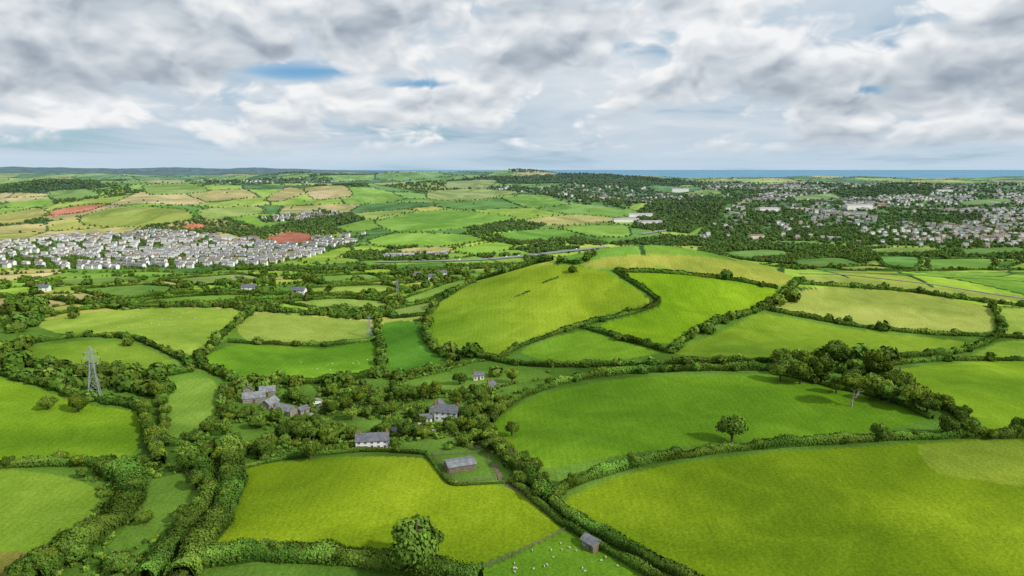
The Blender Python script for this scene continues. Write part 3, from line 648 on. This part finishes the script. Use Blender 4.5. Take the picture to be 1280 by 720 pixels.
building('cottage',at(598,474),0.2,6,4.5,2.8,1.7,M_cream,M_slate,'small pale cottage with dark roof among trees','house',2,True,1,3)
building('cottage',at(613,486),1.0,5.5,4.4,2.5,1.7,M_stone,M_slate,'small stone cottage by the lane','house',1,True,1,2)
for u,v,rt,L in((312,364,0.1,13),(374,368,-0.1,12),(300,352,0.5,9),(54,364,0.2,12),(540,350,0.2,8),(522,347,0.5,8),(553,345,0.3,9)):
    building('farmhouse',at(u,v,1000),rt,L,7,4.2,2.4,M_white,M_slate,'isolated white farmhouse with slate roof','house',2,True,1,3,group='scattered farmhouses')
building('greenhouse',at(497,541),0.5,6,3.4,1.9,1.0,M_glass,M_glass,'small garden greenhouse with glazed roof','greenhouse',1,False,0)
def fence(pts,label,ym=700):
    P=G(pts,ym); parts=[]; prev=None
    for a,b_ in zip(P[:-1],P[1:]):
        n=max(int(np.hypot(*(b_-a)[:2])/2.6),1)
        for k in range(n+1):
            q=a+(b_-a)*k/n; q=np.array([q[0],q[1],float(H(q[0],q[1]))]); parts.append(boxv(q[0]-0.09,q[0]+0.09,q[1]-0.09,q[1]+0.09,q[2]-0.2,q[2]+1.3))
            if prev is not None:
                for hz in(0.5,0.85,1.2): parts.append(beam(prev+np.array([0,0,hz]),q+np.array([0,0,hz]),0.05))
            prev=q
    V,Q=join(parts); addobj('fence',npmesh('fence',V,Q,[M_wood]),label=label,cat='fence')
fence([(540,570),(568,604),(622,600),(606,566),(540,570)],'post and rail fence around a small paddock'); fence([(706,664),(640,696),(575,722)],'post and rail fence across a grass field')
# pylons
def pylon():
    parts=[]; hts=[0,5,9.5,13.5,17,20,23,26]; wd_=[2.8,2.15,1.6,1.15,0.85,0.68,0.5,0.1]
    cs=[[(sx*w,sy*w,h) for sx,sy in((-1,-1),(1,-1),(1,1),(-1,1))] for h,w in zip(hts,wd_)]
    for a_,b_ in zip(cs[:-1],cs[1:]):
        for k in range(4):
            parts.append(beam(a_[k],b_[k],0.13)); parts.append(beam(a_[k],b_[(k+1)%4],0.06)); parts.append(beam(a_[(k+1)%4],b_[k],0.06)); parts.append(beam(b_[k],b_[(k+1)%4],0.06))
    arms=[]
    for h,l in((17,3.3),(20,3.8),(23,2.8)):
        for s in(-1,1):
            for yy in(-0.6,0.6): parts.append(beam((s*0.6,yy,h),(s*l,0,h+0.1),0.07)); parts.append(beam((s*0.5,yy,h+1.4),(s*l,0,h+0.1),0.06))
            arms.append((s*l,h))
    return join(parts),arms
(PV,PQ),arms=pylon(); PM=npmesh('pylon',PV,PQ,[M_steel]); IV,IQ=join([tube([(0,0,0),(0,0,-1.6)],[0.08,0.08],6)]+[tube([(0,0,-0.3*k),(0,0,-0.3*k-0.08)],[0.16,0.16],6) for k in range(1,5)]); IM=npmesh('insulator',IV,IQ,[M_glass])
for u,v,sc,rt in((119,500,1.08,0.4),(462,422,0.66,0.5),(497,368,0.55,0.5)):
    o=addobj('pylon',PM,label='steel lattice electricity pylon standing among trees',cat='pylon',group='electricity pylons',loc=at(u,v,1000),rotz=rt,scale=sc)
    for ax,ah in arms: addobj('insulator',IM,parent=o,loc=(ax,0,ah))
# sheep
def sheepmesh():
    me=bpy.data.meshes.new('sk'); V=[(0,0,0.62),(0.32,0,0.66),(-0.34,0,0.64),(0.5,0,0.74),(0.64,0,0.66),(0.76,0,0.5),(0.3,0.13,0.42),(0.3,0.14,0.22),(0.3,0.14,0.02),(0.3,-0.13,0.42),(0.3,-0.14,0.22),(0.3,-0.14,0.02),(-0.33,0.13,0.42),(-0.4,0.14,0.22),(-0.35,0.14,0.02),(-0.33,-0.13,0.42),(-0.4,-0.14,0.22),(-0.35,-0.14,0.02),(-0.5,0,0.55)]
    E=[(0,1),(0,2),(1,3),(3,4),(4,5),(1,6),(6,7),(7,8),(1,9),(9,10),(10,11),(2,12),(12,13),(13,14),(2,15),(15,16),(16,17),(2,18)]
    Rd=[.27,.25,.26,.15,.11,.06]+[.08,.05,.045]*4+[.05]
    me.from_pydata(V,E,[]); o=bpy.data.objects.new('sk',me); COL.objects.link(o); o.modifiers.new('s','SKIN'); 
    for i,rr in enumerate(Rd): me.skin_vertices[0].data[i].radius=(rr,rr)
    me.skin_vertices[0].data[0].use_root=True
    o.modifiers.new('ss','SUBSURF').levels=1
    dg=bpy.context.evaluated_depsgraph_get(); m2=bpy.data.meshes.new_from_object(o.evaluated_get(dg)); bpy.data.objects.remove(o)
    m2.materials.clear(); m2.materials.append(M_wool); m2.name='sheep'; return m2
SM=sheepmesh()
for poly,n in(([(600,712),(700,672),(750,690),(790,716),(640,718)],20),([(110,400),(200,390),(270,390),(230,410),(140,412)],26),([(370,450),(460,445),(460,465),(380,468)],9),([(590,385),(680,345),(740,360),(640,400)],8)):
    W=G(poly,700); x0,y0=W.min(0)[:2]; x1,y1=W.max(0)[:2]; k=0
    while k<n:
        x,y=rng.uniform(x0,x1),rng.uniform(y0,y1)
        if inpoly(np.array([x]),np.array([y]),W)[0]:
            addobj('sheep',SM,label='white sheep grazing on green pasture',cat='sheep',group='flock of grazing sheep',loc=(x,y,float(H(x,y))),rotz=rng.uniform(0,6.28),scale=rng.uniform(0.6,0.8) if y<260 else rng.uniform(0.8,1.0)); k+=1
# cars
def carmesh(colr,nm):
    mt=simple(nm,colr,0.3,0.03,1,0.6); pr=[(-2.1,0.35),(-2.15,0.75),(-1.95,0.95),(-1.45,1.0),(-0.95,1.42),(0.5,1.45),(1.15,1.0),(1.95,0.88),(2.15,0.7),(2.15,0.35)]
    n=len(pr); V=[]
    for w in(-0.85,0.85):
        for x,z_ in pr: V.append((x,w*(0.8 if z_>1.2 else 1),z_))
    F_=[tuple(range(n))[::-1],tuple(range(n,2*n))]+[(i,(i+1)%n,n+(i+1)%n,n+i) for i in range(n)]
    me=bpy.data.meshes.new('body'); me.from_pydata(V,[],F_); me.materials.append(mt); me.materials.append(M_glass)
    me.polygons[2+3].material_index=1; me.polygons[2+5].material_index=1; return me
WV,WQ=tube([(0,-0.1,0),(0,-0.1001,0),(0,0.1,0),(0,0.1001,0)],[0.02,0.33,0.33,0.02],12); WM=npmesh('wheel',WV,WQ,[M_tyre])
SG=[]
for s in(-1,1): SG.append((np.array([(-0.85,s*0.80,1.02),(0.95,s*0.80,1.02),(0.45,s*0.705,1.36),(-0.85,s*0.705,1.36)]),np.array([(0,1,2,3)])))
SV,SQ=join(SG); SV[:,1]*=1.04; SGM=npmesh('side_window',SV,SQ,[M_glass])
CM=[(carmesh((0.75,0.75,0.75),'white_car_paint'),'white'),(carmesh((0.35,0.02,0.02),'red_car_paint'),'red'),(carmesh((0.03,0.04,0.08),'dark_blue_car_paint'),'dark blue'),(carmesh((0.3,0.31,0.33),'silver_car_paint'),'silver')]
def car(loc,rt,k,where,full=True,group=None):
    o=addobj('car',None,label='%s car %s'%(CM[k][1],where),cat='car',group=group,loc=loc,rotz=rt); addobj('body',CM[k][0],parent=o)
    if full:
        addobj('side_window',SGM,parent=o)
        for a in(-1.35,1.35):
            for b_ in(-0.8,0.8): addobj('wheel',WM,parent=o,loc=(a,b_,0.33))
for u,v,k,rt in((525,532,0,0.5),(541,541,3,1.2),(590,556,2,0.2),(396,505,0,0.8),(340,522,2,1.1)): car(at(u,v),rt,k,'parked beside farm buildings',True,'cars parked by the farm')
for i in range(14):
    k=int(rng.integers(4,len(ROAD)-5)); d=ROAD[k+1]-ROAD[k]; a_=math.atan2(d[1],d[0]); off=(4.5,-4.5)[i%2]; x,y=ROAD[k]+np.array([-math.sin(a_),math.cos(a_)])*off
    car((x,y,float(H(x,y))+1.05),a_,i%4,'driving on the grey dual carriageway',False,'traffic on the dual carriageway')
# ------------------------------------------------------------------ towns
def houses(W,spacing,row,occ):
    x0,y0=W.min(0)[:2]; x1,y1=W.max(0)[:2]; out=[]; cell=150.0
    for a_ in np.arange(math.floor(x0/cell),math.ceil(x1/cell)):
        for b_ in np.arange(math.floor(y0/cell),math.ceil(y1/cell)):
            ang=hsh(a_,b_,5)*1.0-0.5; cx=(a_+0.5)*cell; cy=(b_+0.5)*cell
            gx,gy=np.meshgrid(np.arange(-cell/2,cell/2,spacing),np.arange(-cell/2,cell/2,row)); gx=gx.ravel()+rng.normal(size=gx.size)*1.0; gy=gy.ravel()+rng.normal(size=gy.size)*1.0+10*np.sin(gx/45+a_)
            x=cx+gx*math.cos(ang)-gy*math.sin(ang); y=cy+gx*math.sin(ang)+gy*math.cos(ang)
            o=occ*(0.03+1.7*hsh(a_,b_,6)**1.8) if occ<0.6 else occ*(0.25+0.85*hsh(a_,b_,6))
            if cy>3000: o*=0.65
            k=rng.uniform(size=len(x))<o; out.append(np.c_[x[k],y[k],np.full(k.sum(),ang)])
    A=np.concatenate(out); A=A[inpoly(A[:,0],A[:,1],W)]; return A
HS=np.concatenate([houses(TP[0],12,30,0.92),houses(TP[1],13,34,0.55),houses(TP[2],14,30,0.5),houses(TP[3],16,40,0.25),houses(TP[4],20,40,0.4),houses(TP[5],13,24,0.6),houses(TP[6],13,24,0.4)])
fin=np.zeros(len(HS),bool)
for w,_ in FP: fin|=inpoly(HS[:,0],HS[:,1],w)
for w in WP: fin|=inpoly(HS[:,0],HS[:,1],w)
HS=HS[~fin]; HZ=H(HS[:,0],HS[:,1]); v_=visible(np.c_[HS[:,:2],HZ],lift=5,m=6); HS=HS[v_]; HZ=HZ[v_]
o_=np.argsort(np.hypot(HS[:,0],HS[:,1])); HS=HS[o_];HZ=HZ[o_]; print('houses',len(HS))
def housemesh(L,W,Hh,R,wm,rm):
    (V,Q),(U,Qr)=gable_parts(L,W,Hh,R,0.3,0.2); parts=[(V,Q[0],0),(V,Q[1],0),(U,Qr,1)]
    c=boxv(L/2-1.4,L/2-0.5,-0.4,0.4,Hh+R*0.6,Hh+R+1); parts.append((c[0],c[1],2))
    for sg in(-1,1):
        for st in(0,1):
            for k in range(3):
                cx=-L/2+(k+0.5)*L/3; a_=sg*W/2; b_=boxv(cx-0.45,cx+0.45,min(a_,a_+sg*0.06),max(a_,a_+sg*0.06),1.0+st*2.3,2.0+st*2.3); parts.append((b_[0],b_[1],3))
    Vs=[];by={};o=0
    for v,q,mi in parts:
        Vs.append(v); by.setdefault(q.shape[1],[]).append((q+o,mi)); o+=len(v)
    Qs=[];mi=[]
    for k,l in by.items():
        Qs.append(np.concatenate([q for q,_ in l])); 
        for q,m_ in l: mi+= [m_]*len(q)
    return npmesh('house',np.concatenate(Vs),Qs,[wm,rm,M_brick,M_glass],midx=mi)
M_gtile=simple('grey_tile_roof',(0.22,0.22,0.22),0.8,0.2,0.6,0.15); M_ptile=simple('pale_tile_roof',(0.36,0.355,0.35),0.8,0.2,0.6,0.15)
HM=[]
for k,(L,W,wm,rm,lb) in enumerate([(8.4,5.8,M_twhite,M_gtile,'white rendered house with grey tiled roof'),(7.8,5.6,M_twhite,M_tile,'white rendered house with brown tiled roof'),(10.5,5.8,M_twhite,M_gtile,'long white house with dark grey roof'),(7.8,5.6,M_cream,M_gtile,'cream rendered house with grey roof'),(8.6,5.8,M_cream,M_tile,'cream house with brown tiled roof'),(8.2,5.8,M_twhite,M_ptile,'white house with pale grey roof')]):
    HM.append((housemesh(L,W,5.0,1.5,wm,rm),lb))
for i in range(min(300,len(HS))):
    k=int(rng.choice(6,p=[.26,.10,.2,.11,.07,.26])); x,y,a_=HS[i]; addobj('house',HM[k][0],label=HM[k][1]+' on the valley estate',cat='house',group='houses of the valley town',loc=(x,y,float(HZ[i])),rotz=a_)
FH=HS[300:]; FZ=HZ[300:]; n=len(FH)
(V,Q),(U,Qr)=gable_parts(8.6,6.0,5.2,1.6,0.3,0.25)
sc=np.c_[rng.uniform(0.75,1.4,n),rng.uniform(0.8,1.2,n),rng.uniform(0.8,1.3,n)]
ca,sa=np.cos(FH[:,2]),np.sin(FH[:,2])
def place(T):
    A=T[None]*sc[:,None]; X_=A[...,0]*ca[:,None]-A[...,1]*sa[:,None]+FH[:,0:1]; Y_=A[...,0]*sa[:,None]+A[...,1]*ca[:,None]+FH[:,1:2]; return np.stack([X_,Y_,A[...,2]+FZ[:,None]],2)
WV_=place(V); RV_=place(U)
wc=np.array([(0.78,0.76,0.72),(0.70,0.64,0.53),(0.78,0.77,0.75),(0.42,0.30,0.24),(0.55,0.50,0.44)])[rng.choice(5,n,p=[.36,.2,.26,.07,.11])]
rc=np.array([(0.18,0.185,0.20),(0.25,0.19,0.155),(0.27,0.265,0.26),(0.40,0.39,0.38),(0.23,0.175,0.145)])[rng.choice(5,n,p=[.24,.18,.22,.22,.14])]
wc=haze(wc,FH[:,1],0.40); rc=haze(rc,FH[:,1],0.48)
k=np.arange(n)[:,None,None]
VV=np.concatenate([WV_.reshape(-1,3),RV_.reshape(-1,3)])
Qs=[np.concatenate([(Q[0][None]+k*10).reshape(-1,4),(Qr[None]+k*16).reshape(-1,4)+n*10]),(Q[1][None]+k*10).reshape(-1,5)]
addobj('town_houses',npmesh('town_houses',VV,Qs,[M_town],np.concatenate([np.repeat(wc,10,0),np.repeat(rc,16,0)])),kind='stuff',label='mass of pale distant houses covering the hillsides',cat='houses')
for u,v,L,W,Hh,rt,wm,rm,lb in((782,277,60,20,6,0.1,M_white,M_ptile,'long white warehouse on the edge of town'),(812,280,55,18,6,0.2,M_white,M_ptile,'long white warehouse on the edge of town'),(800,271,60,18,7,0.1,M_white,M_ptile,'white industrial shed with pale roof'),
  (1072,262,75,22,13,0.1,M_white,M_ptile,'large white institutional block above houses'),(1100,258,36,15,9,0.4,M_brick,M_gtile,'large brick institutional block above houses'),(1068,270,55,16,9,-0.2,M_cream,M_lslate,'broad cream building with pale roof'),(850,240,70,20,13,0,M_white,M_ptile,'tall white block on wooded hill'),(1180,240,60,18,9,0,M_white,M_lslate,'long white block on the skyline'),
  (500,321,45,11,4,0.1,M_white,M_ptile,'long low white shed beside the road'),(545,319,30,11,4,0.1,M_white,M_ptile,'long low white shed beside the road'),(945,298,30,12,6,0.2,M_cream,M_tile,'large cream building above the trees'),(1240,300,30,12,7,-0.2,M_brick,M_tile,'large brick building among trees'),(960,264,50,16,8,0.1,M_white,M_ptile,'long white school building among houses')):
    building('large_building',at(u,v,5600),rt,L,W,Hh,2.2,wm,rm,lb,'building',2,False,0,group='large town buildings')
# ------------------------------------------------------------------ sky
w=bpy.data.worlds.new('World'); scene.world=w; w.use_nodes=True; nt=w.node_tree; nt.nodes.clear()
out=nt.nodes.new('ShaderNodeOutputWorld'); sky=nt.nodes.new('ShaderNodeTexSky'); sky.sky_type='NISHITA'; sky.sun_disc=False; sky.sun_elevation=SUN_EL; sky.sun_rotation=SUN_AZ; sky.altitude=100
tcn=nt.nodes.new('ShaderNodeTexCoord').outputs['Generated']; sp=nt.nodes.new('ShaderNodeSeparateXYZ'); nt.links.new(tcn,sp.inputs[0]); dx,dy,dz=sp.outputs
Mx=lambda op,a,b=None,c=None,cl=False: nmath(nt,op,a,b,c,cl)
az=Mx('ARCTAN2',dx,dy); el=Mx('ARCSINE',dz)
def comb(a,b,c=0.0):
    n=nt.nodes.new('ShaderNodeCombineXYZ')
    for k,v in enumerate((a,b,c)):
        if isinstance(v,(int,float)): n.inputs[k].default_value=v
        else: nt.links.new(v,n.inputs[k])
    return n.outputs[0]
elc=Mx('POWER',Mx('MAXIMUM',el,0.0005),0.72)
def side(off,ka,ke,sh): return comb(Mx('MULTIPLY_ADD',az,ka,sh),Mx('MULTIPLY_ADD',elc,ke,off*ke+sh))
def blob(u,v,su,sv,amp):
    a0=math.atan((u-640)/F*math.cos(PIT)); e0=-(PIT+math.atan((v-360)/F)); sa_=su/F; se=sv/F
    A=Mx('DIVIDE',Mx('SUBTRACT',az,a0),sa_); B=Mx('DIVIDE',Mx('SUBTRACT',el,e0),se)
    r2=Mx('ADD',Mx('MULTIPLY',A,A),Mx('MULTIPLY',B,B)); return Mx('MULTIPLY',Mx('EXPONENT',Mx('MULTIPLY',r2,-0.5)),amp)
def total(L,base):
    s=base
    for q in L: s=Mx('ADD',s,blob(*q))
    return s
# high thin veil
n1=nnoise(nt,side(0,2.6,9,4.3),1.0,4,0.6,0.4,'2D')
veil=nmr(nt,total([(385,97,50,8,-.22),(530,106,40,6,-.20),(30,182,100,10,-.10),(1070,122,34,9,-.22),(1150,20,140,26,.16)],Mx('ADD',n1,0.14)),0.38,0.62,0,1,True)
# connected deck of billowing cumulus with defined tops and grey bases
def puff(off,det):
    s_=side(off,7.5,10,2.2)
    wn=nt.nodes.new('ShaderNodeTexNoise'); wn.noise_dimensions='2D'; wn.inputs['Scale'].default_value=1.5; wn.inputs['Detail'].default_value=2; nt.links.new(s_,wn.inputs['Vector'])
    va=nt.nodes.new('ShaderNodeVectorMath'); va.operation='MULTIPLY_ADD'; nt.links.new(wn.outputs['Color'],va.inputs[0]); va.inputs[1].default_value=(0.75,0.5,0.0); nt.links.new(s_,va.inputs[2])
    v=nt.nodes.new('ShaderNodeTexVoronoi'); v.voronoi_dimensions='2D'; v.feature='SMOOTH_F1'; v.inputs['Scale'].default_value=1.0; v.inputs['Detail'].default_value=det; v.inputs['Roughness'].default_value=0.5; v.inputs['Lacunarity'].default_value=2.3; v.inputs['Smoothness'].default_value=0.8
    nt.links.new(va.outputs[0],v.inputs['Vector']); return v.outputs['Distance']
p0=puff(0,3.0); p1=puff(0.024,2.0)
nb=nnoise(nt,side(0,2.6,5.4,7.1),1.0,5,0.5,0.2,'2D')
dens=Mx('ADD',Mx('MULTIPLY',Mx('SUBTRACT',1.0,p0),0.26),Mx('MULTIPLY',nb,0.75))
dens=total([(215,155,80,13,.05),(500,125,110,20,.05),(1200,118,140,34,.12),(1130,25,190,30,.13),(800,60,120,24,.07),(300,45,150,32,.06),(700,25,200,22,.04),(385,97,44,7,-.17),(530,106,34,5,-.14),(1070,122,30,7,-.20),(1160,50,40,5,-.12),(60,182,110,9,-.09),(930,170,120,7,-.06),(50,20,50,8,-.05)],dens)
cm=nmr(nt,dens,0.36,0.475,0,1,True)
lit=Mx('MULTIPLY',Mx('SUBTRACT',p1,p0),0.85)
br=Mx('ADD',Mx('ADD',lit,0.69),Mx('MULTIPLY',Mx('SUBTRACT',dens,0.53),-1.3))
br=total([(300,42,140,26,-.16),(1200,125,120,22,-.20),(60,105,80,18,-.06),(500,118,110,16,.14),(215,150,70,10,.18),(1100,78,90,10,.18),(1130,20,160,18,.08),(610,148,60,9,.12),(320,153,60,8,-.12),(900,95,60,16,-.06)],br)
br=Mx('ADD',br,Mx('MULTIPLY',Mx('SUBTRACT',n1,0.5),-0.4))
cc=nt.nodes.new('ShaderNodeValToRGB'); cr=cc.color_ramp; cr.elements[0].position=0.0; cr.elements[0].color=(0.25,0.30,0.37,1); cr.elements[1].position=1.0; cr.elements[1].color=(0.90,0.91,0.92,1)
e=cr.elements.new(0.35); e.color=(0.40,0.46,0.53,1); e=cr.elements.new(0.65); e.color=(0.62,0.67,0.72,1)
nt.links.new(br,cc.inputs[0])
hz=nmr(nt,el,0.0,0.05,1.0,0.0,True)
veilc=nmix(nt,nmr(nt,n1,0.35,0.7,0,1),(0.44,0.56,0.68),(0.70,0.76,0.81))
b1=nt.nodes.new('ShaderNodeBackground'); b1.inputs[1].default_value=0.1; skc=nmix(nt,1.0,sky.outputs[0],(0.50,0.78,1.05),'MULTIPLY')
nt.links.new(nmix(nt,Mx('MULTIPLY',hz,0.75),skc,(4.4,6.2,7.8)),b1.inputs[0])
def bg(c):
    b=nt.nodes.new('ShaderNodeBackground'); b.inputs[1].default_value=1.0; nt.links.new(c,b.inputs[0]); return b
def mixs(f,a,b):
    m_=nt.nodes.new('ShaderNodeMixShader'); nt.links.new(f,m_.inputs[0]); nt.links.new(a.outputs[0],m_.inputs[1]); nt.links.new(b.outputs[0],m_.inputs[2]); return m_
s1=mixs(veil,b1,bg(nmix(nt,Mx('MULTIPLY',hz,0.7),veilc,(0.50,0.65,0.78))))
cm2=Mx('MULTIPLY',cm,nmr(nt,el,0.008,0.045,0.0,1.0,True))
s2=mixs(cm2,s1,bg(nmix(nt,Mx('MULTIPLY',hz,0.5),cc.outputs[0],(0.55,0.67,0.78)))); nt.links.new(s2.outputs[0],out.inputs[0])
try: w.cycles.sampling_method='NONE'
except Exception as ex: print(ex)
# sun
from mathutils import Vector
l=bpy.data.lights.new('sun','SUN'); l.energy=3.7; l.angle=math.radians(3); l.color=(1,0.965,0.90); so=bpy.data.objects.new('sun',l); COL.objects.link(so)
sd=Vector((math.sin(SUN_AZ)*math.cos(SUN_EL),math.cos(SUN_AZ)*math.cos(SUN_EL),math.sin(SUN_EL))); so.rotation_euler=sd.to_track_quat('Z','Y').to_euler(); so.location=(-200,-200,400)
cam=bpy.data.cameras.new('camera'); co=bpy.data.objects.new('camera',cam); COL.objects.link(co); co.location=(0,0,CZ); co.rotation_euler=(math.pi/2-PIT,0,0)
cam.sensor_width=36; cam.lens=36*F/1280; cam.clip_start=1; cam.clip_end=200000; scene.camera=co
scene.view_settings.view_transform='Standard'; scene.view_settings.look='None'; scene.view_settings.exposure=0
